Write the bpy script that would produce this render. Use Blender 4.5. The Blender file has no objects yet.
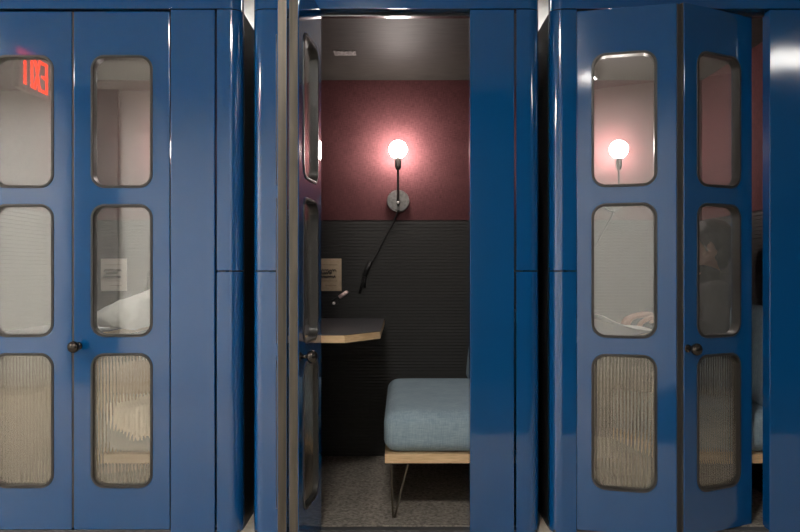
import bpy, bmesh, math, random
from mathutils import Vector, Matrix
R = math.radians
random.seed(7)
S = bpy.context.scene
C = S.collection

# ------------------------------------------------------------------ camera, world, exposure, hall lights
CAM_Z = 1.08
cam = bpy.data.cameras.new('camera'); camo = bpy.data.objects.new('camera', cam); C.objects.link(camo)
camo.location = (0, -3.0, CAM_Z); camo.rotation_euler = (R(90), 0, 0)
cam.sensor_width = 36.0; cam.lens = 32.4; cam.shift_y = 6.0/800; cam.clip_start = 0.02
S.camera = camo
W = bpy.data.worlds.new('world'); S.world = W; W.use_nodes = True
W.node_tree.nodes['Background'].inputs[0].default_value = (0.9, 0.93, 1.0, 1)
W.node_tree.nodes['Background'].inputs[1].default_value = 0.02
S.view_settings.view_transform = 'Standard'; S.view_settings.look = 'None'
S.view_settings.gamma = 1.0; S.view_settings.use_curve_mapping = False
S.view_settings.exposure = 0.0
BULB = 165.0          # sconce bulb emission
PANEL = 55.0         # hall ceiling panel emission
# hall luminaires (x, y, size x, size y); far-left and over-roof panels added as fill
LUMS = [(-0.28, -2.45, 0.5, 0.4), (-3.95, -2.4, 1.5, 0.6), (-0.14, -3.6, 0.14, 0.14), (3.6, -3.0, 1.2, 0.55), (-1.2, 0.95, 0.9, 0.2), (1.2, 0.95, 0.9, 0.2)]

# ------------------------------------------------------------------ materials
def mat(name, base=(0.5,0.5,0.5), rough=0.5, metal=0.0, spec=0.5, coat=0.0):
    m = bpy.data.materials.new(name); m.use_nodes = True
    b = m.node_tree.nodes['Principled BSDF']
    b.inputs['Base Color'].default_value = (*base, 1); b.inputs['Roughness'].default_value = rough
    b.inputs['Metallic'].default_value = metal; b.inputs['Specular IOR Level'].default_value = spec
    b.inputs['Coat Weight'].default_value = coat
    return m
def noise_col(m, c1, c2, scale=(1,1,1), nscale=8.0, detail=4.0, bump=0.0, lo=0.35, hi=0.65, bdist=0.002):
    nt = m.node_tree; N = nt.nodes; L = nt.links; b = N['Principled BSDF']
    tc = N.new('ShaderNodeTexCoord'); mp = N.new('ShaderNodeMapping'); mp.inputs['Scale'].default_value = scale
    nz = N.new('ShaderNodeTexNoise'); nz.inputs['Scale'].default_value = nscale; nz.inputs['Detail'].default_value = detail
    rp = N.new('ShaderNodeValToRGB'); rp.color_ramp.elements[0].position = lo; rp.color_ramp.elements[1].position = hi
    rp.color_ramp.elements[0].color = (*c1, 1); rp.color_ramp.elements[1].color = (*c2, 1)
    L.new(tc.outputs['Object'], mp.inputs[0]); L.new(mp.outputs[0], nz.inputs['Vector'])
    L.new(nz.outputs['Fac'], rp.inputs[0]); L.new(rp.outputs[0], b.inputs['Base Color'])
    if bump:
        bp = N.new('ShaderNodeBump'); bp.inputs['Strength'].default_value = bump; bp.inputs['Distance'].default_value = bdist
        L.new(nz.outputs['Fac'], bp.inputs['Height']); L.new(bp.outputs[0], b.inputs['Normal'])
    return m
def weave(m, c1, c2, s=260.0, bump=0.3):
    """woven fabric: two crossed bands times noise"""
    nt = m.node_tree; N = nt.nodes; L = nt.links; b = N['Principled BSDF']
    tc = N.new('ShaderNodeTexCoord')
    w = []
    for sc in ((0.12,1,1),(1,0.35,0.10)):
        mp = N.new('ShaderNodeMapping'); mp.inputs['Scale'].default_value = sc
        nz = N.new('ShaderNodeTexNoise'); nz.inputs['Scale'].default_value = s; nz.inputs['Detail'].default_value = 2
        L.new(tc.outputs['Object'], mp.inputs[0]); L.new(mp.outputs[0], nz.inputs['Vector']); w.append(nz)
    big = N.new('ShaderNodeTexNoise'); big.inputs['Scale'].default_value = 9; L.new(tc.outputs['Object'], big.inputs['Vector'])
    a = N.new('ShaderNodeMath'); a.operation = 'ADD'; L.new(w[0].outputs['Fac'], a.inputs[0]); L.new(w[1].outputs['Fac'], a.inputs[1])
    a2 = N.new('ShaderNodeMath'); a2.operation = 'MULTIPLY_ADD'; a2.inputs[1].default_value = 0.4; L.new(big.outputs['Fac'], a2.inputs[0]); L.new(a.outputs[0], a2.inputs[2])
    rp = N.new('ShaderNodeValToRGB'); rp.color_ramp.elements[0].position = 0.95; rp.color_ramp.elements[1].position = 1.45
    mr = N.new('ShaderNodeMapRange'); mr.inputs['From Min'].default_value = 0.9; mr.inputs['From Max'].default_value = 1.5
    rp.color_ramp.elements[0].position = 0.0; rp.color_ramp.elements[1].position = 1.0
    rp.color_ramp.elements[0].color = (*c1,1); rp.color_ramp.elements[1].color = (*c2,1)
    L.new(a2.outputs[0], mr.inputs['Value']); L.new(mr.outputs[0], rp.inputs[0]); L.new(rp.outputs[0], b.inputs['Base Color'])
    bp = N.new('ShaderNodeBump'); bp.inputs['Strength'].default_value = bump; bp.inputs['Distance'].default_value = 0.001
    L.new(a.outputs[0], bp.inputs['Height']); L.new(bp.outputs[0], b.inputs['Normal'])
    return m
def emis(name, col, strength):
    m = bpy.data.materials.new(name); m.use_nodes = True; nt = m.node_tree; nt.nodes.clear()
    e = nt.nodes.new('ShaderNodeEmission'); e.inputs[0].default_value = (*col,1); e.inputs[1].default_value = strength
    o = nt.nodes.new('ShaderNodeOutputMaterial'); nt.links.new(e.outputs[0], o.inputs[0]); return m

M = {}
M['blue'] = mat('blue_gloss_paint', (0.001, 0.055, 0.178), 0.08, spec=1.0)
def paint_rough(m):
    nt = m.node_tree; N = nt.nodes; L = nt.links; b = N['Principled BSDF']
    tc = N.new('ShaderNodeTexCoord'); nz = N.new('ShaderNodeTexNoise'); nz.inputs['Scale'].default_value = 5; nz.inputs['Detail'].default_value = 3
    mr = N.new('ShaderNodeMapRange'); mr.inputs['To Min'].default_value = 0.06; mr.inputs['To Max'].default_value = 0.11
    L.new(tc.outputs['Object'], nz.inputs['Vector']); L.new(nz.outputs['Fac'], mr.inputs['Value']); L.new(mr.outputs[0], b.inputs['Roughness'])
    bp = N.new('ShaderNodeBump'); bp.inputs['Strength'].default_value = 0.03; bp.inputs['Distance'].default_value = 0.01
    n2 = N.new('ShaderNodeTexNoise'); n2.inputs['Scale'].default_value = 7; n2.inputs['Detail'].default_value = 1
    L.new(tc.outputs['Object'], n2.inputs['Vector']); L.new(n2.outputs['Fac'], bp.inputs['Height']); L.new(bp.outputs[0], b.inputs['Normal'])
paint_rough(M['blue'])
M['gasket'] = mat('grey_rubber_gasket', (0.022,0.020,0.018), 0.4, spec=0.5)
M['edge'] = noise_col(mat('bronze_edge_metal', (0.2,0.17,0.13), 0.42, 0.6), (0.060,0.052,0.041), (0.095,0.083,0.066), (1,1,0.05), 60)
M['screw'] = mat('dark_screw', (0.05,0.045,0.04), 0.4, 1.0)
M['alu'] = mat('black_satin_track', (0.015,0.015,0.015), 0.22, 0.0)
M['alu2'] = noise_col(mat('pale_vent_metal', (0.3,0.28,0.27), 0.5), (0.14,0.13,0.125), (0.32,0.30,0.29), (1,1,1), 60)
M['dark'] = mat('dark_side_cladding', (0.010,0.011,0.013), 0.5)
M['greytrim'] = mat('grey_roof_trim', (0.05,0.05,0.052), 0.6)
M['plum'] = weave(mat('plum_fabric_wallcovering', (0.2,0.07,0.08), 0.85, spec=0.08), (0.062,0.0225,0.0245), (0.110,0.044,0.0465), 300, 0.3)
M['rib'] = noise_col(mat('charcoal_ribbed_felt', (0.03,0.028,0.026), 0.6), (0.013,0.012,0.0105), (0.020,0.018,0.016), (1,1,8), 20)
M['ceil'] = noise_col(mat('dark_grained_ceiling', (0.05,0.045,0.04), 0.55, spec=0.2), (0.015,0.0135,0.012), (0.048,0.044,0.039), (1.0,26,1), 9, 8, 0.35, 0.3, 0.7)
M['carpet'] = noise_col(mat('grey_brown_carpet', (0.1,0.09,0.08), 0.95, spec=0.1), (0.11,0.098,0.085), (0.29,0.26,0.225), (1,1,1), 75, 8, 0.8, 0.32, 0.68, 0.004)
M['wood'] = noise_col(mat('pale_birch_ply', (0.6,0.42,0.25), 0.5), (0.52,0.34,0.18), (0.70,0.50,0.29), (3,3,60), 6, 5)
M['desk'] = noise_col(mat('charcoal_laminate', (0.03,0.03,0.032), 0.38), (0.030,0.030,0.033), (0.045,0.045,0.048), (1,1,1), 40)
M['cushion'] = weave(mat('blue_grey_woven_fabric', (0.2,0.28,0.33), 0.9, spec=0.2), (0.19,0.26,0.31), (0.29,0.37,0.42), 230, 0.4)
M['black'] = mat('black_powder_coat', (0.012,0.012,0.012), 0.35)
M['leg'] = mat('dark_bronze_steel', (0.10,0.085,0.065), 0.35, 0.8)
M['knob'] = mat('dark_bronze_knob', (0.055,0.048,0.042), 0.18, 0.9)
M['plate'] = noise_col(mat('brushed_dark_steel', (0.12,0.11,0.11), 0.4, 0.8), (0.10,0.095,0.09), (0.16,0.15,0.145), (1,1,1), 50)
M['socket'] = mat('smoky_socket', (0.09,0.075,0.07), 0.25, 0.7)
M['bulb'] = emis('glowing_bulb_glass', (1.0, 0.89, 0.83), BULB)
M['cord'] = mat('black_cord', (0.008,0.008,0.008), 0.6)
M['white'] = mat('white_plastic', (0.8,0.78,0.76), 0.4)
M['kraft'] = noise_col(mat('kraft_card', (0.5,0.38,0.25), 0.8), (0.50,0.385,0.255), (0.58,0.45,0.31), (1,1,1), 60)
M['glarecard'] = mat('glare_paled_card', (0.78,0.71,0.64), 0.8)  # kraft card lightened in colour to stand in for glare on the pane
M['ink'] = mat('dark_ink', (0.03,0.025,0.02), 0.8)
M['faint'] = mat('faint_brown_ink', (0.30,0.20,0.13), 0.8)
M['pink'] = mat('pale_pink_plastic', (0.75,0.55,0.52), 0.4)
M['paper'] = mat('white_paper', (0.85,0.84,0.82), 0.8)
M['silver'] = mat('silver_aluminium', (0.65,0.66,0.68), 0.3, 0.7)
M['screen'] = emis('lit_laptop_screen', (0.75,0.85,1.0), 0.5)
M['skin'] = mat('skin', (0.62,0.36,0.25), 0.5)
M['hair'] = noise_col(mat('dark_hair', (0.015,0.012,0.01), 0.5), (0.010,0.008,0.007), (0.03,0.025,0.02), (1,1,0.15), 120)
M['sweater'] = noise_col(mat('charcoal_knit', (0.02,0.02,0.022), 0.9), (0.016,0.016,0.018), (0.032,0.032,0.034), (1,1,1), 90, 3, 0.3)
M['jeans'] = noise_col(mat('dark_trousers', (0.02,0.025,0.04), 0.9), (0.018,0.022,0.035), (0.035,0.04,0.055), (1,1,1), 90)
M['jacket'] = noise_col(mat('white_cotton_jacket', (0.8,0.79,0.76), 0.85), (0.74,0.72,0.68), (0.86,0.85,0.82), (1,1,1), 14, 4, 0.5, 0.3,0.7,0.02)
M['tan'] = noise_col(mat('tan_trousers', (0.35,0.24,0.17), 0.9), (0.32,0.22,0.15), (0.42,0.30,0.21), (1,1,1), 60)
M['cream'] = noise_col(mat('cream_knit', (0.8,0.74,0.62), 0.95), (0.72,0.66,0.55), (0.88,0.83,0.73), (1,1,1), 40, 4, 0.5, 0.3, 0.7, 0.01)
M['shoe'] = mat('dark_leather', (0.02,0.018,0.016), 0.4)
M['hallfloor'] = noise_col(mat('pale_terrazzo_floor', (0.5,0.45,0.38), 0.4), (0.46,0.40,0.32), (0.58,0.52,0.44), (1,1,1), 30)
M['hallwhite'] = mat('white_wall_paint', (0.82,0.82,0.81), 0.8)
M['halldark'] = noise_col(mat('dark_wall_panelling', (0.02,0.02,0.022), 0.6), (0.015,0.015,0.017), (0.03,0.03,0.032), (1,1,0.1), 20)
M['darkrug'] = noise_col(mat('dark_hall_carpet', (0.03,0.03,0.03), 0.95), (0.02,0.02,0.022), (0.045,0.045,0.045), (1,1,1), 80)
M['hallmid'] = mat('mid_grey_wall_paint', (0.16,0.16,0.16), 0.8)
M['hallgrey'] = mat('grey_column_paint', (0.13,0.13,0.13), 0.8)
M['hallceil'] = mat('grey_hall_ceiling', (0.36,0.355,0.345), 0.9)
M['lum'] = emis('luminaire_diffuser', (1.0,0.96,0.90), PANEL)
M['dimlum'] = emis('dimmed_luminaire_diffuser', (1.0,0.96,0.90), 14.0)
M['mainlum'] = emis('bright_luminaire_diffuser', (1.0,0.96,0.90), 125.0)
M['signwhite'] = mat('sign_housing', (0.7,0.66,0.64), 0.4)
M['signred'] = emis('red_sign_letters', (1.0,0.055,0.02), 7.0)

def glass(name, base, gain, haze, rough, tint=(0.96,0.97,0.96), hazecol=(0.8,0.78,0.74)):
    m = bpy.data.materials.new(name); m.use_nodes = True; nt = m.node_tree; N = nt.nodes; L = nt.links; N.clear()
    t = N.new('ShaderNodeBsdfTransparent'); t.inputs[0].default_value = (*tint,1)
    d = N.new('ShaderNodeBsdfDiffuse'); d.inputs[0].default_value = (*hazecol,1)
    g = N.new('ShaderNodeBsdfGlossy'); g.inputs[0].default_value = (1,1,1,1); g.inputs['Roughness'].default_value = rough
    lw = N.new('ShaderNodeLayerWeight')      # Schlick reflectance from the facing angle
    f = N.new('ShaderNodeMath'); f.operation = 'POWER'; f.inputs[1].default_value = 5; L.new(lw.outputs['Facing'], f.inputs[0])
    k = N.new('ShaderNodeMath'); k.operation = 'MULTIPLY_ADD'; k.use_clamp = True; k.inputs[1].default_value = gain; k.inputs[2].default_value = base
    m1 = N.new('ShaderNodeMixShader'); m1.inputs[0].default_value = haze
    m2 = N.new('ShaderNodeMixShader'); o = N.new('ShaderNodeOutputMaterial')
    L.new(f.outputs[0], k.inputs[0]); L.new(k.outputs[0], m2.inputs[0])
    L.new(t.outputs[0], m1.inputs[1]); L.new(d.outputs[0], m1.inputs[2])
    L.new(m1.outputs[0], m2.inputs[1]); L.new(g.outputs[0], m2.inputs[2]); L.new(m2.outputs[0], o.inputs[0])
    return m
M['glass'] = glass('reflective_clear_glass', 0.125, 0.9, 0.04, 0.015)
def reeded():
    m = bpy.data.materials.new('reeded_glass'); m.use_nodes = True; nt = m.node_tree; N = nt.nodes; L = nt.links
    b = N['Principled BSDF']; b.inputs['Base Color'].default_value = (0.97,0.97,0.95,1); b.inputs['Transmission Weight'].default_value = 1
    b.inputs['Roughness'].default_value = 0.0; b.inputs['IOR'].default_value = 1.5; b.inputs['Specular IOR Level'].default_value = 0.9
    d = N.new('ShaderNodeBsdfDiffuse'); d.inputs[0].default_value = (0.78,0.68,0.52,1)  # tan diffuse share stands in for the warm hall floor's reflection
    mx = N.new('ShaderNodeMixShader'); mx.inputs[0].default_value = 0.045
    g = N.new('ShaderNodeBsdfGlossy'); g.inputs[0].default_value = (1,0.95,0.86,1); g.inputs['Roughness'].default_value = 0.03
    m2 = N.new('ShaderNodeMixShader'); m2.inputs[0].default_value = 0.11
    L.new(b.outputs[0], mx.inputs[1]); L.new(d.outputs[0], mx.inputs[2]); L.new(mx.outputs[0], m2.inputs[1]); L.new(g.outputs[0], m2.inputs[2])
    L.new(m2.outputs[0], N['Material Output'].inputs[0])
    return m
M['reeded'] = reeded()

# ------------------------------------------------------------------ helpers
def link(name, me, m=None, parent=None, smooth=False):
    o = bpy.data.objects.new(name, me); C.objects.link(o)
    if m is not None and len(me.materials) == 0: me.materials.append(m)
    if parent is not None: o.parent = parent
    if smooth:
        for p in me.polygons: p.use_smooth = True
    return o
def obj(name, bm, m, parent=None, smooth=False):
    bmesh.ops.recalc_face_normals(bm, faces=bm.faces)
    me = bpy.data.meshes.new(name); bm.to_mesh(me); bm.free()
    return link(name, me, m, parent, smooth)
def tag(o, label, cat, group=None, kind=None):
    o['label'] = label; o['category'] = cat
    if group: o['group'] = group
    if kind: o['kind'] = kind
    return o
def thing(name, label, cat, loc=(0,0,0), group=None):
    o = bpy.data.objects.new(name, None); C.objects.link(o); o.location = loc; o.empty_display_size = 0.1
    return tag(o, label, cat, group)
def struct(name, bm, m):
    o = obj(name, bm, m); o['kind'] = 'structure'; return o
def bx(bm, x0, x1, y0, y1, z0, z1, bevel=0.0, seg=2):
    t = bmesh.new()
    bmesh.ops.create_cube(t, size=1)
    for v in t.verts: v.co = Vector(((x0+x1)/2+v.co.x*(x1-x0), (y0+y1)/2+v.co.y*(y1-y0), (z0+z1)/2+v.co.z*(z1-z0)))
    if bevel: bmesh.ops.bevel(t, geom=t.edges[:], offset=bevel, segments=seg, affect='EDGES', profile=0.5)
    return merge(bm, t)
def merge(bm, t, mtx=None):
    if mtx: t.transform(mtx)
    me = bpy.data.meshes.new('tmp'); t.to_mesh(me); t.free(); bm.from_mesh(me); bpy.data.meshes.remove(me); return bm
def box(*a, **k): return bx(bmesh.new(), *a, **k)
def prism(pts, z0, z1, bm=None, mi=None):
    bm = bm or bmesh.new()
    lo = [bm.verts.new((p[0],p[1],z0)) for p in pts]; hi = [bm.verts.new((p[0],p[1],z1)) for p in pts]
    bm.faces.new(lo[::-1]); bm.faces.new(hi); n = len(pts)
    for i in range(n): bm.faces.new((lo[i], lo[(i+1)%n], hi[(i+1)%n], hi[i]))
    return bm
def cyl(bm, p0, p1, r0, r1=None, seg=20):
    r1 = r0 if r1 is None else r1
    p0 = Vector(p0); p1 = Vector(p1); d = p1-p0
    t = bmesh.new(); bmesh.ops.create_cone(t, cap_ends=True, segments=seg, radius1=r0, radius2=r1, depth=d.length)
    q = d.to_track_quat('Z','Y').to_matrix().to_4x4()
    return merge(bm, t, Matrix.Translation((p0+p1)/2) @ q)
def sph(bm, c, r, sc=(1,1,1), seg=24):
    t = bmesh.new(); bmesh.ops.create_uvsphere(t, u_segments=seg, v_segments=seg//2, radius=r)
    return merge(bm, t, Matrix.Translation(c) @ Matrix.Diagonal((*sc,1)))
def capsule(bm, p0, p1, r0, r1):
    cyl(bm, p0, p1, r0, r1, 16); sph(bm, p0, r0, seg=16); sph(bm, p1, r1, seg=16); return bm
def tube(bm, pts, r, seg=8, sub=6):
    """Catmull-Rom tube"""
    P = [Vector(p) for p in pts]; Q = []
    for i in range(len(P)-1):
        a = P[max(i-1,0)]; b = P[i]; c = P[i+1]; d = P[min(i+2,len(P)-1)]
        for k in range(sub):
            t = k/sub; Q.append(0.5*((2*b)+(c-a)*t+(2*a-5*b+4*c-d)*t*t+(3*b-a-3*c+d)*t**3))
    Q.append(P[-1]); rings = []
    up = Vector((0.3,1,0.1)).normalized()
    for i,p in enumerate(Q):
        tn = (Q[min(i+1,len(Q)-1)]-Q[max(i-1,0)]).normalized(); u = tn.cross(up).normalized(); v = tn.cross(u)
        rings.append([bm.verts.new(p+(u*math.cos(2*math.pi*j/seg)+v*math.sin(2*math.pi*j/seg))*r) for j in range(seg)])
    for a,b in zip(rings, rings[1:]):
        for j in range(seg): bm.faces.new((a[j], a[(j+1)%seg], b[(j+1)%seg], b[j]))
    bm.faces.new(rings[0][::-1]); bm.faces.new(rings[-1]); return bm
def rrect(cx, cz, hw, hh, r, n=10):
    out = []
    for (sx, sz, a0) in ((1,1,0),(-1,1,90),(-1,-1,180),(1,-1,270)):
        for k in range(n+1):
            a = R(a0+90*k/n); out.append((cx+sx*(hw-r)+r*math.cos(a), cz+sz*(hh-r)+r*math.sin(a)))
    return out
def plate(loops, y0, y1, bevel=0.0):
    """plate in the XZ plane with holes, between y0 (front) and y1, from outlines; edges bevelled. returns mesh"""
    cu = bpy.data.curves.new('tmp', 'CURVE'); cu.dimensions = '2D'; cu.fill_mode = 'BOTH'
    cu.extrude = (y1-y0)/2-bevel; cu.bevel_depth = bevel; cu.bevel_resolution = 2; cu.offset = -bevel
    for lp in loops:
        sp = cu.splines.new('POLY'); sp.points.add(len(lp)-1); sp.use_cyclic_u = True
        for p,(x,z) in zip(sp.points, lp): p.co = (x, z, 0, 1)
    o = bpy.data.objects.new('tmp', cu); C.objects.link(o)
    dg = bpy.context.evaluated_depsgraph_get(); me = bpy.data.meshes.new_from_object(o.evaluated_get(dg))
    bpy.data.objects.remove(o); bpy.data.curves.remove(cu)
    me.transform(Matrix.Translation((0,(y0+y1)/2,0)) @ Matrix.Rotation(R(90),4,'X'))
    bm = bmesh.new(); bm.from_mesh(me); bmesh.ops.remove_doubles(bm, verts=bm.verts, dist=1e-5)
    bmesh.ops.recalc_face_normals(bm, faces=bm.faces); bm.to_mesh(me); bm.free(); me.materials.clear()
    for p in me.polygons: p.use_smooth = False
    return me
def fuse(name, bm, voxel, m, parent=None, smooth_it=4, wrinkle=0.0, wscale=0.08):
    """one continuous skin over overlapping volumes"""
    bmesh.ops.recalc_face_normals(bm, faces=bm.faces)
    me = bpy.data.meshes.new('tmp'); bm.to_mesh(me); bm.free()
    o = bpy.data.objects.new('tmp', me); C.objects.link(o)
    r = o.modifiers.new('r','REMESH'); r.mode = 'VOXEL'; r.voxel_size = voxel
    s = o.modifiers.new('s','SMOOTH'); s.iterations = smooth_it; s.factor = 0.5
    if wrinkle:
        tx = bpy.data.textures.new('wr','CLOUDS'); tx.noise_scale = wscale
        d = o.modifiers.new('d','DISPLACE'); d.texture = tx; d.strength = wrinkle; d.mid_level = 0.5; d.texture_coords = 'LOCAL'
    dg = bpy.context.evaluated_depsgraph_get(); out = bpy.data.meshes.new_from_object(o.evaluated_get(dg))
    bpy.data.objects.remove(o); bpy.data.meshes.remove(me); out.name = name
    return link(name, out, m, parent, True)
def smooth_angle(o, deg=35):
    me = o.data
    for p in me.polygons: p.use_smooth = True
    bm = bmesh.new(); bm.from_mesh(me)
    for e in bm.edges:
        if len(e.link_faces) == 2 and e.calc_face_angle() > R(deg): e.smooth = False
    bm.to_mesh(me); bm.free()
    return o

# ------------------------------------------------------------------ the hall (setting)
HZ = 2.9; HX0, HX1, HY0, HY1 = -5.2, 5.2, -4.2, 1.6
struct('floor', box(HX0,HX1,HY0,HY1,-0.11,-0.010), M['hallfloor'])
struct('ceiling', box(HX0,HX1,HY0,HY1,HZ,HZ+0.1), M['hallceil'])
struct('wall_rear', box(HX0,HX1,HY1,HY1+0.1,0,HZ), M['hallwhite'])
struct('wall_opposite', box(HX0,0.62,HY0-0.1,HY0,0,HZ), M['hallwhite'])
struct('wall_opposite.001', box(0.62,HX1,HY0-0.1,HY0,0,HZ), M['halldark'])
struct('wall_left', box(HX0-0.1,HX0,HY0,HY1,0,HZ), M['hallwhite'])
struct('wall_right', box(HX1,HX1+0.1,HY0,-0.86,0,HZ), M['hallmid'])
struct('wall_right.001', box(HX1,HX1+0.1,-0.86,HY1,0,HZ), M['halldark'])
struct('trim_1', box(-3.30,-2.82,HY0,HY0+0.06,0,HZ), M['hallgrey'])
rug = struct('floor.001', box(0.45,HX1,HY0,-1.84,-0.010,0.0), M['darkrug'])
for i,(x,y,sx,sy) in enumerate(LUMS):
    t = thing('ceiling_light', 'white rectangular panel light on the hall ceiling, some added as fill, outside the photo', 'ceiling light', (x,y,HZ), 'hall ceiling lights')
    bm = bmesh.new()
    for a in ((-sx/2-.02,sx/2+.02,-sy/2-.02,-sy/2),(-sx/2-.02,sx/2+.02,sy/2,sy/2+.02),(-sx/2-.02,-sx/2,-sy/2,sy/2),(sx/2,sx/2+.02,-sy/2,sy/2)): bx(bm,*a,-0.05,0)
    obj('frame', bm, M['white'], t); obj('diffuser', box(-sx/2,sx/2,-sy/2,sy/2,-0.04,-0.03), M['dimlum'] if x > 3 else M['mainlum'] if sx == 0.5 else M['lum'], t)
# red exit sign hanging from the hall ceiling left of the camera: seen as a reflection in a pane
t = thing('exit_sign', 'red lit EXIT sign mirrored in the top left window pane', 'sign', (-2.08,-1.06,2.10))
obj('housing', box(-0.03,0.0,-0.17,0.17,-0.01,0.22,bevel=0.004), M['signwhite'], t)
obj('hanger', cyl(bmesh.new(), (-0.015,0,0.22), (-0.015,0,HZ-2.10), 0.008), M['white'], t)
bm = bmesh.new()
def stroke(bm, a, b, w=0.017):   # a,b in (u along y, z)
    a = Vector(a); b = Vector(b); d = (b-a).normalized(); n = Vector((-d.y,d.x))*w/2
    q = [a+n,b+n,b-n,a-n]; v0 = [bm.verts.new((0.0005,p.x,p.y)) for p in q]; v1 = [bm.verts.new((0.006,p.x,p.y)) for p in q]
    bm.faces.new(v0); bm.faces.new(v1[::-1])
    for i in range(4): bm.faces.new((v0[i],v0[(i+1)%4],v1[(i+1)%4],v1[i]))
zb, zt = 0.02, 0.20
stroke(bm,(-.138,zb),(-.138,zt)); 
for z in (zb+.009,(zb+zt)/2,zt-.009): stroke(bm,(-.138,z),(-.082,z))
stroke(bm,(-.060,zb),(.000,zt)); stroke(bm,(-.060,zt),(.000,zb))
stroke(bm,(.030,zb),(.030,zt)); stroke(bm,(.105,zb),(.105,zt)); stroke(bm,(.065,zt-.009),(.145,zt-.009))
obj('letters', bm, M['signred'], t)

# ------------------------------------------------------------------ phone booths
PITCH = 1.248
X_L, X_R = -0.617, 0.585          # booth sides
J_L, J_R = -0.5125, 0.292         # door opening
SEAM = 0.482                      # panel | corner column joint
I_L, I_R, I_B, I_C = -0.542, 0.51, 1.19, 2.196   # interior faces
HB = 2.178                        # underside of header
DT = 0.037                        # leaf thickness
LW, LW1 = 0.400, 0.392            # leaf widths (handle leaf, hinged leaf)
WIN = [(1.707,0.277),(1.086,0.277),(0.461,0.281)]
WC, WW, WR = 0.2005, 0.129, 0.058

def leaf_mesh(WC=WC, LW=LW):
    outer = rrect(LW/2, (0.006+2.166)/2, LW/2, (2.166-0.006)/2, 0.004, 3)
    return plate([outer]+[rrect(WC,z,WW-0.004,h-0.004,WR-0.004) for z,h in WIN], 0, DT, 0.003)
W1 = -0.0125     # windows of the hinged leaf sit nearer its jamb
ME = {'leaf': leaf_mesh(), 'leaf1': leaf_mesh(WC+W1, LW1)}
for i,(z,h) in enumerate(WIN):
    ME['gasket%d'%i] = plate([rrect(WC,z,WW,h,WR), rrect(WC,z,WW-0.011,h-0.011,WR-0.011)], -0.004, DT+0.002, 0.002)
def pane_mesh(z, h, flutes=0):
    hw, hh, r = WW-0.006, h-0.006, WR-0.006
    n = flutes*10 if flutes else 40
    bm = bmesh.new(); F = []; B = []
    y0, y1 = 0.0145, 0.0205
    for i in range(n+1):
        x = -hw+2*hw*i/n
        e = abs(x)-(hw-r); H = hh if e <= 0 else hh-r+math.sqrt(max(r*r-e*e,0))
        yb = y1
        yf = y0
        if flutes: yf = y0 - 0.0018*abs(math.sin(math.pi*flutes*i/n))
        F.append((bm.verts.new((WC+x,yf,z-H)), bm.verts.new((WC+x,yf,z+H))))
        B.append((bm.verts.new((WC+x,yb,z-H)), bm.verts.new((WC+x,yb,z+H))))
    for i in range(n):
        bm.faces.new((F[i][0],F[i+1][0],F[i+1][1],F[i][1])); bm.faces.new((B[i][0],B[i][1],B[i+1][1],B[i+1][0]))
        bm.faces.new((F[i][1],F[i+1][1],B[i+1][1],B[i][1])); bm.faces.new((F[i][0],B[i][0],B[i+1][0],F[i+1][0]))
    bm.faces.new((F[0][0],F[0][1],B[0][1],B[0][0])); bm.faces.new((F[n][0],B[n][0],B[n][1],F[n][1]))
    bmesh.ops.recalc_face_normals(bm, faces=bm.faces)
    me = bpy.data.meshes.new('pane'); bm.to_mesh(me); bm.free(); return me
ME['pane0'] = pane_mesh(*WIN[0]); ME['pane1'] = pane_mesh(*WIN[1]); ME['pane2'] = pane_mesh(*WIN[2], 18)
for p in ME['pane2'].polygons:
    if abs(p.normal.z) < 0.5: p.use_smooth = False
def edge_mesh(x):     # bronze strip along one leaf edge with its screws
    bm = box(min(x,x+0.003*(1 if x>0.1 else -1)), max(x,x+0.003*(1 if x>0.1 else -1)), 0.003, DT-0.003, 0.014, 2.164)
    sgn = 1 if x > 0.1 else -1
    for z in (0.2,0.55,0.9,1.25,1.6,1.95):
        for d in (0.0,):
            cyl(bm, (x+0.002*sgn, DT*0.35+d, z), (x+0.0045*sgn, DT*0.35+d, z), 0.0045, seg=10)
    bmesh.ops.recalc_face_normals(bm, faces=bm.faces)
    me = bpy.data.meshes.new('edge_strip'); bm.to_mesh(me); bm.free(); return me
ME['edgeR'] = edge_mesh(LW1); ME['edgeL'] = edge_mesh(0.0)
def knob_mesh():
    bm = bmesh.new(); z = 0.772; x = 0.020
    cyl(bm,(x,0.001,z),(x,-0.006,z),0.017,0.015); cyl(bm,(x,-0.005,z),(x,-0.03,z),0.008,0.007)
    sph(bm,(x,-0.045,z),0.025,(1,0.85,1)); bmesh.ops.recalc_face_normals(bm, faces=bm.faces)
    me = bpy.data.meshes.new('knob'); bm.to_mesh(me); bm.free()
    for p in me.polygons: p.use_smooth = True
    return me
ME['knob'] = knob_mesh()
for k,mm in (('leaf','blue'),('leaf1','blue'),('gasket0','gasket'),('gasket1','gasket'),('gasket2','gasket'),('pane0','glass'),('pane1','glass'),('pane2','reeded'),('edgeR','edge'),('edgeL','edge'),('knob','knob')):
    ME[k].materials.append(M[mm])

def door_leaf(parent, x, y, rot, second):
    lf = link('door_leaf', ME['leaf' if second else 'leaf1'], None, parent); lf.location = (x,y,0); lf.rotation_euler = (0,0,R(rot))
    for i in range(3):
        gk = link('window_gasket', ME['gasket%d'%i], None, lf)
        pn = link('window_pane', ME['pane%d'%i], None, lf)
        if not second: gk.location.x = pn.location.x = W1
        if i == 2: pn['label'] = 'reeded glass pane'
    link('edge_strip', ME['edgeL'] if second else ME['edgeR'], None, lf)
    if second: link('door_knob', ME['knob'], None, lf)
    return lf

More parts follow.
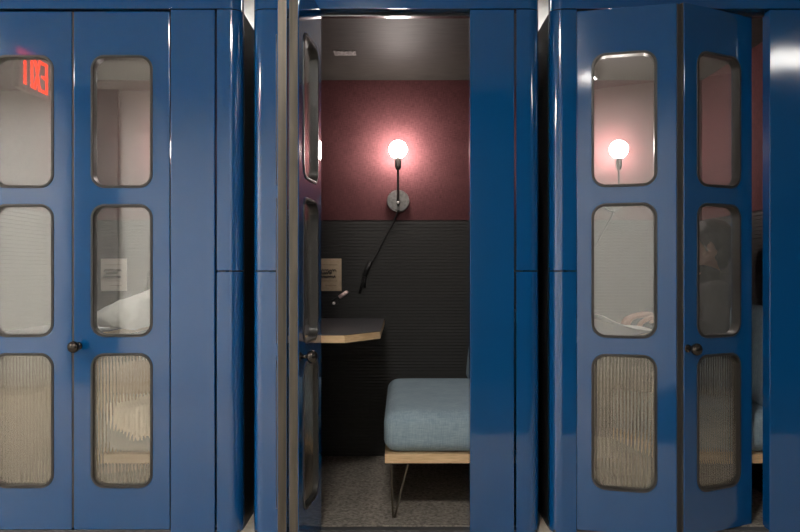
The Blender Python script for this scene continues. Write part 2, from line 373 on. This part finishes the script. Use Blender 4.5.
def column_outline(x0, x1, side, d=0.06, r=0.05, n=10):
    """front corner post in plan: rounded on its outer front corner"""
    p = []
    if side > 0:
        p = [(x0,d),(x0,0.0)] + [(x1-r+r*math.sin(R(90*k/n)), r-r*math.cos(R(90*k/n))) for k in range(n+1)] + [(x1,d)]
    else:
        p = [(x1,d),(x1,0.0)] + [(x0+r-r*math.sin(R(90*k/n)), r-r*math.cos(R(90*k/n))) for k in range(n+1)] + [(x0,d)]
    return p
def ribbed(p0, p1, z0, z1, nrm, pitch=0.0185, t=0.010):
    """wall lining of horizontal ribs between p0 and p1 (plan), facing nrm"""
    bm = bmesh.new(); p0 = Vector(p0); p1 = Vector(p1); nrm = Vector(nrm)
    prof = []; z = z0
    while z < z1-1e-6:
        ze = min(z+pitch, z1)
        prof += [(t,z),(t,ze-0.0035),(t-0.005,ze-0.0030),(t-0.005,ze-0.0004)]; z = ze
    prof += [(t,z1),(0,z1),(0,z0)]
    A = [bm.verts.new((p0.x+nrm.x*d, p0.y+nrm.y*d, z)) for d,z in prof]; B = [bm.verts.new((p1.x+nrm.x*d, p1.y+nrm.y*d, z)) for d,z in prof]
    n = len(prof)
    for i in range(n): bm.faces.new((A[i],A[(i+1)%n],B[(i+1)%n],B[i]))
    return bm
DADO = 1.382
def booth(ix, label, leaves):
    b = thing('phone_booth', label, 'phone booth', (ix*PITCH,0,0), 'row of blue phone booths')
    G = 0.003
    # front: panel beside the door, two corner posts (split at mid height), header fascia
    obj('front_panel', box(J_R, SEAM-G*2, 0, 0.06, -0.008, HB-0.004, bevel=0.003), M['blue'], b)
    zs = 1.084
    for nm,(a,c,s) in (('corner_post',(SEAM+G,X_R,1)),('corner_post',(X_L,J_L,-1))):
        pts = column_outline(a,c,s)
        for z0,z1 in ((-0.008,zs-G),(zs+G,HB-0.004)):
            smooth_angle(obj(nm, prism(pts,z0,z1), M['blue'], b), 30)
    hd = [(X_L,0.06)] + [(X_L+0.05-0.05*math.sin(R(9*k)), 0.05-0.05*math.cos(R(9*k))) for k in range(10,-1,-1)] + [(X_R-0.05+0.05*math.sin(R(9*k)), 0.05-0.05*math.cos(R(9*k))) for k in range(11)] + [(X_R,0.06)]
    smooth_angle(obj('header_fascia', prism(hd, HB, 2.27), M['blue'], b), 30)
    obj('base_plinth', box(SEAM-0.19, X_R-0.01, 0.01, 0.055, -0.010, 0.0), M['dark'], b)
    obj('base_plinth', box(X_L+0.01, J_L, 0.01, 0.055, -0.010, 0.0), M['dark'], b)
    obj('door_track', box(J_L, J_R, 0.045, 0.072, HB-0.016, HB), M['alu'], b)
    obj('threshold', box(J_L, J_R, 0.0, 0.045, -0.010, 0.004, bevel=0.003), M['greytrim'], b)
    # shell
    obj('side_wall', box(X_L, I_L-0.012, 0.06, 1.25, -0.010, 2.10), M['dark'], b)
    obj('side_wall', box(I_R+0.012, X_R, 0.06, 1.25, -0.010, 2.10), M['dark'], b)
    obj('roof_trim', box(X_L, I_L-0.012, 0.06, 1.25, 2.10, HB), M['greytrim'], b)
    obj('roof_trim', box(I_R+0.012, X_R, 0.06, 1.25, 2.10, HB), M['greytrim'], b)
    obj('rear_wall', box(I_L-0.012, I_R+0.012, I_B+0.012, 1.25, -0.010, 2.23), M['dark'], b)
    obj('ceiling_panel', box(I_L-0.012, I_R+0.012, 0.06, I_B+0.012, I_C, I_C+0.03), M['ceil'], b)
    obj('carpet', box(I_L-0.012, I_R+0.012, 0.045, I_B+0.012, -0.010, 0.008), M['carpet'], b)
    obj('wall_covering', box(I_L, I_R, I_B, I_B+0.012, DADO, I_C), M['plum'], b)
    obj('wall_covering', box(I_L-0.012, I_L, 0.06, I_B+0.012, DADO, I_C), M['plum'], b)
    obj('wall_covering', box(I_R, I_R+0.012, 0.06, I_B+0.012, DADO, I_C), M['plum'], b)
    obj('ribbed_lining', ribbed((I_L,I_B+0.012),(I_R,I_B+0.012),0.008,DADO,(0,-1,0),t=0.014), M['rib'], b)
    obj('ribbed_lining', ribbed((I_L-0.012,0.06),(I_L-0.012,I_B),0.008,DADO,(1,0,0),t=0.014), M['rib'], b)
    obj('ribbed_lining', ribbed((I_R+0.012,0.06),(I_R+0.012,I_B),0.008,DADO,(-1,0,0),t=0.014), M['rib'], b)
    for (x,y,rot,sec) in leaves: door_leaf(b, x, y, rot, sec)
    return b
A0, B0, C0 = -PITCH, 0.0, PITCH
def fold_shade(b, x, y, w): return obj('gap_shade_strip', box(x-w/2, x+w/2, y, y+0.012, 0.014, 2.16), M['cord'], b)  # added black strip, paints the shade in the gap between leaves
bA = booth(-1, 'blue phone booth at the left with both glazed door leaves shut', [(J_L+0.001,0,0,False),(J_L+LW1+0.0085,0,0,True)])
bB = booth(0, 'blue phone booth in the middle with its bifold door folded open', [(J_L,0.0,-80.3,False),(-0.366,-0.400,84.5,True)])
bC = booth(1, 'blue phone booth at the right with its bifold door partly folded', [(J_L+0.001,0,-14.5,False),(1.142-PITCH,-0.105,26.0,True)])
fold_shade(bA, J_L+LW1+0.0045, 0.018, 0.012); fold_shade(bC, 1.1288-PITCH, -0.098, 0.021)
# small vent in the ceiling of the open booth
bm = bmesh.new(); bx(bm,-0.335,-0.225,0.62,0.70,I_C-0.004,I_C)
for k in range(5): bx(bm,-0.325+0.02*k,-0.315+0.02*k,0.63,0.69,I_C-0.007,I_C-0.003)
obj('ceiling_vent', bm, M['alu2'], bB)

# ------------------------------------------------------------------ furniture, one of each kind then copies
def copy_tree(o, parent=None):
    c = o.copy(); C.objects.link(c)
    if parent is not None: c.parent = parent
    for ch in list(o.children): copy_tree(ch, c)
    return c
# sconce
sc = thing('wall_sconce', '', 'wall lamp', (-0.011, I_B, 1.493), 'lit sconces in the booths')
bm = cyl(bmesh.new(), (0,0,0),(0,-0.022,0),0.065,0.063,40); smooth_angle(obj('backplate', bm, M['plate'], sc))
bm = bmesh.new(); cyl(bm,(0,-0.022,-0.022),(0,-0.120,-0.022),0.007); cyl(bm,(0,-0.120,-0.03),(0,-0.120,0.17),0.0065); sph(bm,(0,-0.120,-0.022),0.011)
smooth_angle(obj('arm', bm, M['black'], sc))
smooth_angle(obj('switch_knob', sph(bmesh.new(), (0,-0.136,-0.022),0.0085), M['white'], sc))
bm = cyl(bmesh.new(), (0,-0.120,0.165),(0,-0.120,0.182),0.012,0.019); cyl(bm,(0,-0.120,0.182),(0,-0.120,0.232),0.019)
smooth_angle(obj('lamp_socket', bm, M['socket'], sc))
smooth_angle(obj('light_bulb', sph(bmesh.new(), (0,-0.120,0.280),0.050,seg=32), M['bulb'], sc), 60)
bm = tube(bmesh.new(), [(0,-0.026,-0.055),(-0.012,-0.02,-0.09),(-0.03,-0.012,-0.13),(-0.08,-0.010,-0.22),(-0.13,-0.010,-0.32),(-0.165,-0.010,-0.37)], 0.0045)
cd = obj('power_cord', bm, M['cord'], sc, True)
bm = bmesh.new(); capsule(bm,(-0.160,-0.014,-0.355),(-0.195,-0.014,-0.43),0.012,0.014); capsule(bm,(-0.195,-0.012,-0.43),(-0.222,-0.012,-0.53),0.009,0.008)
capsule(bm,(-0.19,-0.012,-0.43),(-0.195,-0.012,-0.50),0.009,0.006)
obj('cord_switch', bm, M['cord'], cd, True)
# desk
DZ = 0.811
dk = thing('wall_desk', '', 'desk', (0,0,0), 'wall desks in the booths')
pts = [(I_L,0.095),(-0.238,0.095),(-0.090,0.30),(-0.090,I_B-0.002),(I_L,I_B-0.002)]
obj('desk_top', prism(pts, DZ-0.004, DZ), M['desk'], dk)
obj('wooden_edge', prism(pts, DZ-0.036, DZ-0.004), M['wood'], dk)
# bench
bn = thing('bench', '', 'bench', (0,0,0), 'upholstered benches in the booths')
def cushion(x0,x1,y0,y1,z0,z1,r,nx=16,ny=22,puff=0.012):
    t = bmesh.new(); bmesh.ops.create_cube(t, size=1)
    for v in t.verts: v.co = Vector(((x0+x1)/2+v.co.x*(x1-x0),(y0+y1)/2+v.co.y*(y1-y0),(z0+z1)/2+v.co.z*(z1-z0)))
    bmesh.ops.bevel(t, geom=t.edges[:], offset=r, segments=5, affect='EDGES', profile=0.5)
    big = [e for e in t.edges if e.calc_length() > 0.08]
    bmesh.ops.subdivide_edges(t, edges=big, cuts=8, use_grid_fill=True)
    cx,cy = (x0+x1)/2,(y0+y1)/2; zm=(z0+z1)/2
    for v in t.verts:
        u = (v.co.x-cx)/((x1-x0)/2); w = (v.co.y-cy)/((y1-y0)/2)
        if v.co.z > zm: v.co.z += puff*(1-u**4)*(1-w**4)
        q = 1-((v.co.z-zm)/((z1-z0)/2))**2
        if v.co.z > z0+0.01: v.co.y += w*abs(w)**3*0.010*max(q,0); v.co.x += u*abs(u)**3*0.008*max(q,0)
    return t
BZ = 0.468
smooth_angle(obj('seat_cushion', cushion(-0.064,0.50,0.135,1.17,0.288,BZ,0.052), M['cushion'], bn), 60)
obj('seat_frame', box(-0.066,0.50,0.13,1.17,0.248,0.288,bevel=0.002), M['wood'], bn)
bk = cushion(0,0.10,0.14,1.16,0.0,0.46,0.035,puff=0.004)
bk.transform(Matrix.Translation((0.376,0,BZ-0.002)) @ Matrix.Rotation(R(8),4,'Y'))
for v in bk.verts: v.co.x = min(v.co.x, I_R-0.006)
smooth_angle(obj('backrest', bk, M['cushion'], bn), 60)
def hairpin(x, y, sx):
    bm = bmesh.new()
    tube(bm, [(x-0.021*sx,y-0.004,0.25),(x-0.017*sx,y,0.13),(x-0.013*sx,y,0.018),(x-0.008*sx,y,0.010),(x-0.003*sx,y,0.018),(x+0.024*sx,y,0.13),(x+0.055*sx,y+0.01,0.25)],0.0048,8,5)
    return bm
for (x,y,sx) in ((-0.018,0.142,1),(-0.018,1.10,1),(0.44,0.142,-1),(0.44,1.10,-1)):
    obj('hairpin_leg', hairpin(x,y,sx), M['leg'], bn, True)
# card on the wall
kd = thing('wall_card', '', 'card', (-0.4155, I_B-0.002, 1.064), 'printed cards on the booth walls')
obj('card_sheet', box(-0.0755,0.0755,-0.003,0,-0.094,0.094), M['kraft'], kd)
def squiggle(bm, x0, x1, z, amp, n, r, seed):
    rnd = random.Random(seed); p = []
    for k in range(n):
        p.append((x0+(x1-x0)*k/(n-1)+rnd.uniform(-.3,.3)*(x1-x0)/n, -0.0036, z+(amp if k%2 else -amp)*rnd.uniform(0.4,1)))
    return tube(bm, p, r, 6, 4)
for a in ((-0.055,0.045,0.026,0.010,15,0.0022,1),(-0.045,0.020,0.010,0.010,11,0.0030,2),(-0.060,0.040,-0.012,0.007,17,0.0028,3)):
    obj('lettering', squiggle(bmesh.new(),*a), M['ink'], kd)
for (xa,xb,z) in ((-0.05,0.05,0.058),(-0.05,0.05,-0.036),(-0.02,0.045,-0.062)):
    obj('fine_print', squiggle(bmesh.new(),xa,xb,z,0.003,25,0.0008,int(z*1000)+99), M['faint'], kd)

def place(proto, x, label, first=False):
    o = proto if first else copy_tree(proto)
    o.location.x += x; o['label'] = label; return o
LS = ['lit globe wall sconce in the left booth, behind its front panel','lit globe wall sconce with hanging cord seen through the open middle booth','lit globe wall sconce seen through the top pane of the right booth']
LD = ['dark desk with wooden edge inside the shut left booth','dark desk with chamfered wooden edge inside the open middle booth','dark desk with wooden edge inside the right booth, papers on it']
LB = ['upholstered bench with wooden frame in the left booth, under the person in white','empty blue grey upholstered bench on hairpin legs in the open middle booth','upholstered bench with wooden frame in the right booth, under the person in dark sweater']
for proto, LBS, grp in ((sc,LS,0),(dk,LD,0),(bn,LB,0)):
    base = proto.location.x
    copies = [copy_tree(proto), proto, copy_tree(proto)]
    for k,o in enumerate(copies): o.location.x = base+(k-1)*PITCH; o['label'] = LBS[k]
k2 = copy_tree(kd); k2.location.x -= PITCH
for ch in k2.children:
    if ch.name.startswith('card_sheet'): ch.data = ch.data.copy(); ch.data.materials[0] = M['glarecard']
kd['label'] = 'kraft brown card with dark lettering on the wall of the open middle booth'
k2['label'] = 'card paled for glass glare, with dark lettering on the wall, behind glass of the left booth'

# pegs on the wall of the open booth
t = thing('marker', 'pale pink capped marker clipped aslant under the card in the open booth', 'marker', (-0.345, I_B-0.004, 0.935))
obj('barrel', capsule(bmesh.new(), (-0.045,-0.02,-0.025),(-0.005,-0.02,0.0),0.009,0.009), M['black'], t, True)
obj('cap', capsule(bmesh.new(), (-0.002,-0.02,0.002),(0.034,-0.02,0.026),0.0115,0.0115), M['pink'], t, True)
obj('clip', box(-0.055,-0.015,-0.025,0.0,-0.045,-0.015,bevel=0.004), M['black'], t)
obj('clip_screw', sph(bmesh.new(), (-0.037,-0.027,-0.036),0.0085), M['white'], t, True)

# ------------------------------------------------------------------ people
def hand(bm, w, d, curl=0.4, up=Vector((0,0,1)), s=1.0, thumb=1):
    """palm and five bent fingers from wrist w along direction d"""
    d = Vector(d).normalized(); side = d.cross(up).normalized(); w = Vector(w)
    pc = w+d*0.05*s
    for k in (-1.5,-0.5,0.5,1.5):
        capsule(bm, w+side*0.012*k*s, w+d*0.088*s+side*0.020*k*s, 0.017*s, 0.011*s)
    for k,L in ((-1.5,0.060),(-0.5,0.076),(0.5,0.082),(1.5,0.072)):
        p = w+d*0.090*s+side*0.020*k*s; dd = d.copy()
        for j,f in enumerate((0.45,0.32,0.23)):
            ax = Matrix.Rotation(-curl*(0.5 if j==0 else 1.0), 3, side); dd = ax @ dd
            q = p+dd*L*f*1.15*s; capsule(bm,p,q,(0.0098-0.0012*j)*s,(0.0092-0.0012*j)*s); p = q
    b0 = w+d*0.03*s+side*0.022*thumb*s; b1 = b0+(d*0.6+side*0.75*thumb-up*0.25)*0.045*s; b2 = b1+(d*0.95+side*0.2*thumb-up*0.1)*0.034*s
    capsule(bm,b0,b1,0.015*s,0.011*s); capsule(bm,b1,b2,0.011*s,0.0085*s)
def head(bm, c, mtx):
    """face looking towards local -X"""
    t = bmesh.new()
    sph(t,(0.018,0,0.028),0.092,(1.04,0.83,0.98),32)       # cranium
    sph(t,(-0.022,0,-0.035),0.070,(0.92,0.85,1.12),24)     # face
    sph(t,(-0.040,0,-0.088),0.034,(0.95,1.1,0.8),16)       # chin
    capsule(t,(-0.030,0.030,-0.080),(0.030,0.058,-0.035),0.022,0.020); capsule(t,(-0.030,-0.030,-0.080),(0.030,-0.058,-0.035),0.022,0.020)
    capsule(t,(-0.082,0,0.006),(-0.104,0,-0.032),0.009,0.014)  # nose
    sph(t,(-0.094,0.011,-0.036),0.009,seg=12); sph(t,(-0.094,-0.011,-0.036),0.009,seg=12)
    capsule(t,(-0.076,0.014,0.020),(-0.062,0.044,0.018),0.011,0.010); capsule(t,(-0.076,-0.014,0.020),(-0.062,-0.044,0.018),0.011,0.010)
    capsule(t,(-0.084,-0.016,-0.060),(-0.084,0.016,-0.060),0.008,0.008); capsule(t,(-0.081,-0.014,-0.071),(-0.081,0.014,-0.071),0.009,0.009)
    for s in (1,-1): sph(t,(0.016,0.080*s,-0.012),0.030,(0.62,0.32,1.0),16)
    merge(bm, t, Matrix.Translation(c) @ mtx)
def person(loc, label, cfg):
    ox = loc; V = lambda x,y,z: Vector((x,y,z))
    hd, mtx = V(*cfg['head']), cfg['turn']
    bm = bmesh.new()
    head(bm, hd, mtx)
    n0, ch, pv = V(*cfg['neck']), V(*cfg['chest']), V(*cfg['pelvis'])
    capsule(bm, hd+V(0.02,0,-0.06), n0, 0.055, 0.058)
    capsule(bm, n0, ch, 0.065, 0.12); capsule(bm, ch, pv, 0.12, 0.125)
    for s,k in ((1,'far'),(-1,'near')):
        sh,el,wr,hdv = [V(*p) for p in cfg[k]]
        capsule(bm, ch+V(0,0.05*s,0.05), sh, 0.075, 0.058); capsule(bm, sh, el, 0.052, 0.040); capsule(bm, el, wr, 0.040, 0.027)
        hand(bm, wr, hdv, cfg.get('curl',0.5), thumb=1 if s>0 else -1)
        hp,kn,an = V(*cfg['hip'+k]),V(*cfg['knee'+k]),V(*cfg['ankle'+k])
        capsule(bm, pv, hp, 0.11, 0.088); capsule(bm, hp, kn, 0.082, 0.055); capsule(bm, kn, an, 0.053, 0.036)
        capsule(bm, an+V(0.02,0,-0.035), an+V(-0.15,0,-0.045), 0.036, 0.026)
    body = fuse('person', bm, 0.006, M['skin']); tag(body, label, 'person', )
    body.location = (ox,0,0)
    # top
    bm = bmesh.new(); th = cfg['thick']
    capsule(bm, n0+V(0.005,0,-0.03+cfg.get('collar',0)), ch, 0.068+th*0.5, 0.125+th); capsule(bm, ch, pv, 0.125+th, 0.128+th)
    sph(bm, ch, 0.13+th, (0.85,1.15,0.9)); sph(bm, (ch+pv)/2, 0.125+th, (0.9,1.1,1.0))
    for s,k in ((1,'far'),(-1,'near')):
        sh,el,wr,hdv = [V(*p) for p in cfg[k]]
        capsule(bm, ch+V(0,0.05*s,0.05), sh, 0.08+th, 0.066+th); capsule(bm, sh, el, 0.060+th, 0.048+th); capsule(bm, el, wr, 0.048+th, 0.036+th*0.2)
    fuse(cfg['top_name'], bm, 0.009, M[cfg['top']], body, 4, cfg.get('wr',0.012), cfg.get('ws',0.07))
    # trousers and shoes
    bm = bmesh.new()
    capsule(bm, pv+V(0,0,0.02), pv+V(0,0,-0.01), 0.128, 0.128)
    for k in ('far','near'):
        hp,kn,an = V(*cfg['hip'+k]),V(*cfg['knee'+k]),V(*cfg['ankle'+k])
        capsule(bm, pv, hp, 0.118, 0.096); capsule(bm, hp, kn, 0.092, 0.068); capsule(bm, kn, an+V(0,0,0.03), 0.068, 0.052)
    fuse('trousers', bm, 0.009, M[cfg['legs']], body, 4, 0.008, 0.06)
    for k in ('far','near'):
        an = V(*cfg['ankle'+k]); bm = bmesh.new()
        capsule(bm, an+V(0.03,0,-0.035), an+V(-0.17,0,-0.044), 0.046, 0.036); capsule(bm, an+V(0.01,0,-0.03), an+V(0.0,0,0.01), 0.047, 0.048)
        for v in bm.verts: v.co.z = max(v.co.z, 0.010)
        fuse('shoe', bm, 0.007, M['shoe'], body, 2)
    # hair cap: a shell over the back and top of the skull
    t = bmesh.new()
    sph(t,(0.024,0,0.034),0.101,(1.06,0.87,1.0),40); sph(t,(0.068,0,-0.030),0.064,(0.9,1.14,1.2),24); sph(t,(0.066,0,-0.085),0.045,(0.8,1.2,0.9),20)
    bmm = bmesh.new(); merge(bmm, t)
    cut = bmesh.ops.bisect_plane(bmm, geom=bmm.verts[:]+bmm.edges[:]+bmm.faces[:], plane_co=(-0.052,0,0.052), plane_no=(-0.88,0,-0.52), clear_outer=True)
    bmesh.ops.holes_fill(bmm, edges=[e for e in bmm.edges if e.is_boundary])
    bmm.transform(Matrix.Translation(hd) @ mtx)
    fuse('hair', bmm, 0.006, M['hair'], body, 3, 0.006, 0.02)
    bm = bmesh.new(); t = bmesh.new()
    for s in (1,-1): sph(t,(-0.078,0.032*s,0.004),0.0125,seg=14)
    merge(bm,t,Matrix.Translation(hd) @ mtx); obj('eyes', bm, M['white'], body, True)
    bm = bmesh.new(); t = bmesh.new()
    for s in (1,-1): sph(t,(-0.0865,0.032*s,0.004),0.0058,seg=10)
    merge(bm,t,Matrix.Translation(hd) @ mtx); obj('irises', bm, M['hair'], body, True)
    if cfg.get('beard'):
        t = bmesh.new(); sph(t,(-0.034,0,-0.082),0.047,(1.05,1.05,0.78),20)
        capsule(t,(-0.030,0.034,-0.080),(0.022,0.064,-0.035),0.023,0.017); capsule(t,(-0.030,-0.034,-0.080),(0.022,-0.064,-0.035),0.023,0.017)
        t.transform(Matrix.Translation(hd) @ mtx); fuse('beard', t, 0.006, M['hair'], body, 3)
    return body
base = dict(pelvis=(0.25,0.62,0.575), chest=(0.27,0.62,0.89), neck=(0.285,0.62,1.055), hipfar=(0.22,0.71,0.565), hipnear=(0.22,0.53,0.565),
    kneefar=(-0.175,0.74,0.575), kneenear=(-0.175,0.50,0.575), anklefar=(-0.15,0.74,0.10), anklenear=(-0.15,0.50,0.10))
cc = dict(base); cc.update(head=(0.300,0.63,1.215), turn=Matrix.Rotation(R(-22),4,'Z'), far=[(0.27,0.80,0.97),(0.17,0.86,0.82),(0.04,0.70,0.865),(-1,-0.2,-0.12)],
    near=[(0.27,0.44,0.97),(0.22,0.36,0.77),(0.035,0.44,0.875),(-1,0.25,-0.22)], top='sweater', legs='jeans', top_name='sweater', thick=0.006, collar=0.035)
person(C0, 'dark-haired person in charcoal sweater seated behind glass in the right booth', cc)
ca = dict(base); ca.update(head=(0.215,0.63,1.20), chest=(0.20,0.62,0.87), neck=(0.20,0.62,1.03), turn=Matrix.Rotation(R(-8),4,'Z') @ Matrix.Rotation(R(-10),4,'Y'),
    far=[(0.15,0.80,0.95),(0.04,0.86,0.865),(-0.06,0.68,0.885),(-1,-0.2,-0.1)], near=[(0.13,0.44,0.935),(0.02,0.30,0.890),(-0.15,0.40,0.870),(-0.35,1,-0.08)],
    top='jacket', legs='tan', top_name='jacket', thick=0.028, wr=0.020, curl=0.8, ws=0.075)
person(A0, 'person in white jacket leaning on the desk behind glass in the left booth', ca)

# cream garment spilling over the front of the left booth's bench
def drape():
    bm = bmesh.new(); nx, nt = 40, 26; rows = []
    for i in range(nx+1):
        u = i/nx; row = []
        x = 0.00+0.46*u
        Lh = 0.03+0.10*min(1,u*2.2)+0.03*math.sin(u*9)+0.012*math.sin(u*31)
        for j in range(nt+1):
            s = j/nt; tot = 0.30+Lh; d = s*tot
            if d < 0.27: y = 0.40-d; z = BZ+0.022
            elif d < 0.31: a = (d-0.27)/0.04*math.pi/2; y = 0.13-0.026*math.sin(a); z = BZ+0.022-0.026*(1-math.cos(a))
            else: y = 0.104; z = BZ-0.004-(d-0.31)
            w = 0.010*math.sin(u*38+s*3)+0.006*math.sin(u*71+s*5)
            row.append(bm.verts.new((x, y-abs(w)*(0.5+s), z+0.008*math.sin(u*20+d*30)*(1 if d<0.3 else 0)+(0.006 if d<0.3 else 0))))
        rows.append(row)
    for a,b in zip(rows,rows[1:]):
        for j in range(nt): bm.faces.new((a[j],a[j+1],b[j+1],b[j]))
    return bm
g = obj('draped_scarf', drape(), M['cream'], None, True); g.location.x = A0
so = g.modifiers.new('solid','SOLIDIFY'); so.thickness = 0.006; so.offset = 1
tag(g, 'cream knitted scarf hanging over the bench front in the left booth', 'scarf')

# open laptop on the left booth's desk
t = thing('laptop', 'open silver laptop edge on desk beside the white sleeve in left booth', 'laptop', (A0-0.144,0.48,DZ))
obj('keyboard_base', box(-0.11,0.045,-0.13,0.13,0.0,0.014,bevel=0.004), M['silver'], t)
bm = box(-0.005,0.003,-0.13,0.13,0,0.18,bevel=0.002); bm.transform(Matrix.Translation((-0.108,0,0.012)) @ Matrix.Rotation(R(-18),4,'Y')); ld = obj('screen_lid', bm, M['silver'], t)
bm = box(0.003,0.0042,-0.12,0.12,0.012,0.17); bm.transform(Matrix.Translation((-0.108,0,0.012)) @ Matrix.Rotation(R(-18),4,'Y')); obj('display', bm, M['screen'], ld)

# papers on the right booth's desk
def sheet(x0,x1,y0,y1,lift,seed):
    bm = bmesh.new(); n = 14; rows = []
    for i in range(n+1):
        row = []
        for j in range(n+1):
            u,v = i/n,j/n; row.append(bm.verts.new((x0+(x1-x0)*u, y0+(y1-y0)*v, 0.001+lift*(1-u)**2+0.004*math.sin(v*3+seed))))
        rows.append(row)
    for a,b in zip(rows,rows[1:]):
        for j in range(n): bm.faces.new((a[j],b[j],b[j+1],a[j+1]))
    return bm
t = tag(obj('open_notebook', sheet(-0.34,-0.12,0.20,0.50,0.06,0.2), M['paper'], None, True), 'white open notebook with curling pages on the right booth desk', 'notebook')
t.location = (C0,0,DZ+0.006); so = t.modifiers.new('s','SOLIDIFY'); so.thickness = 0.004
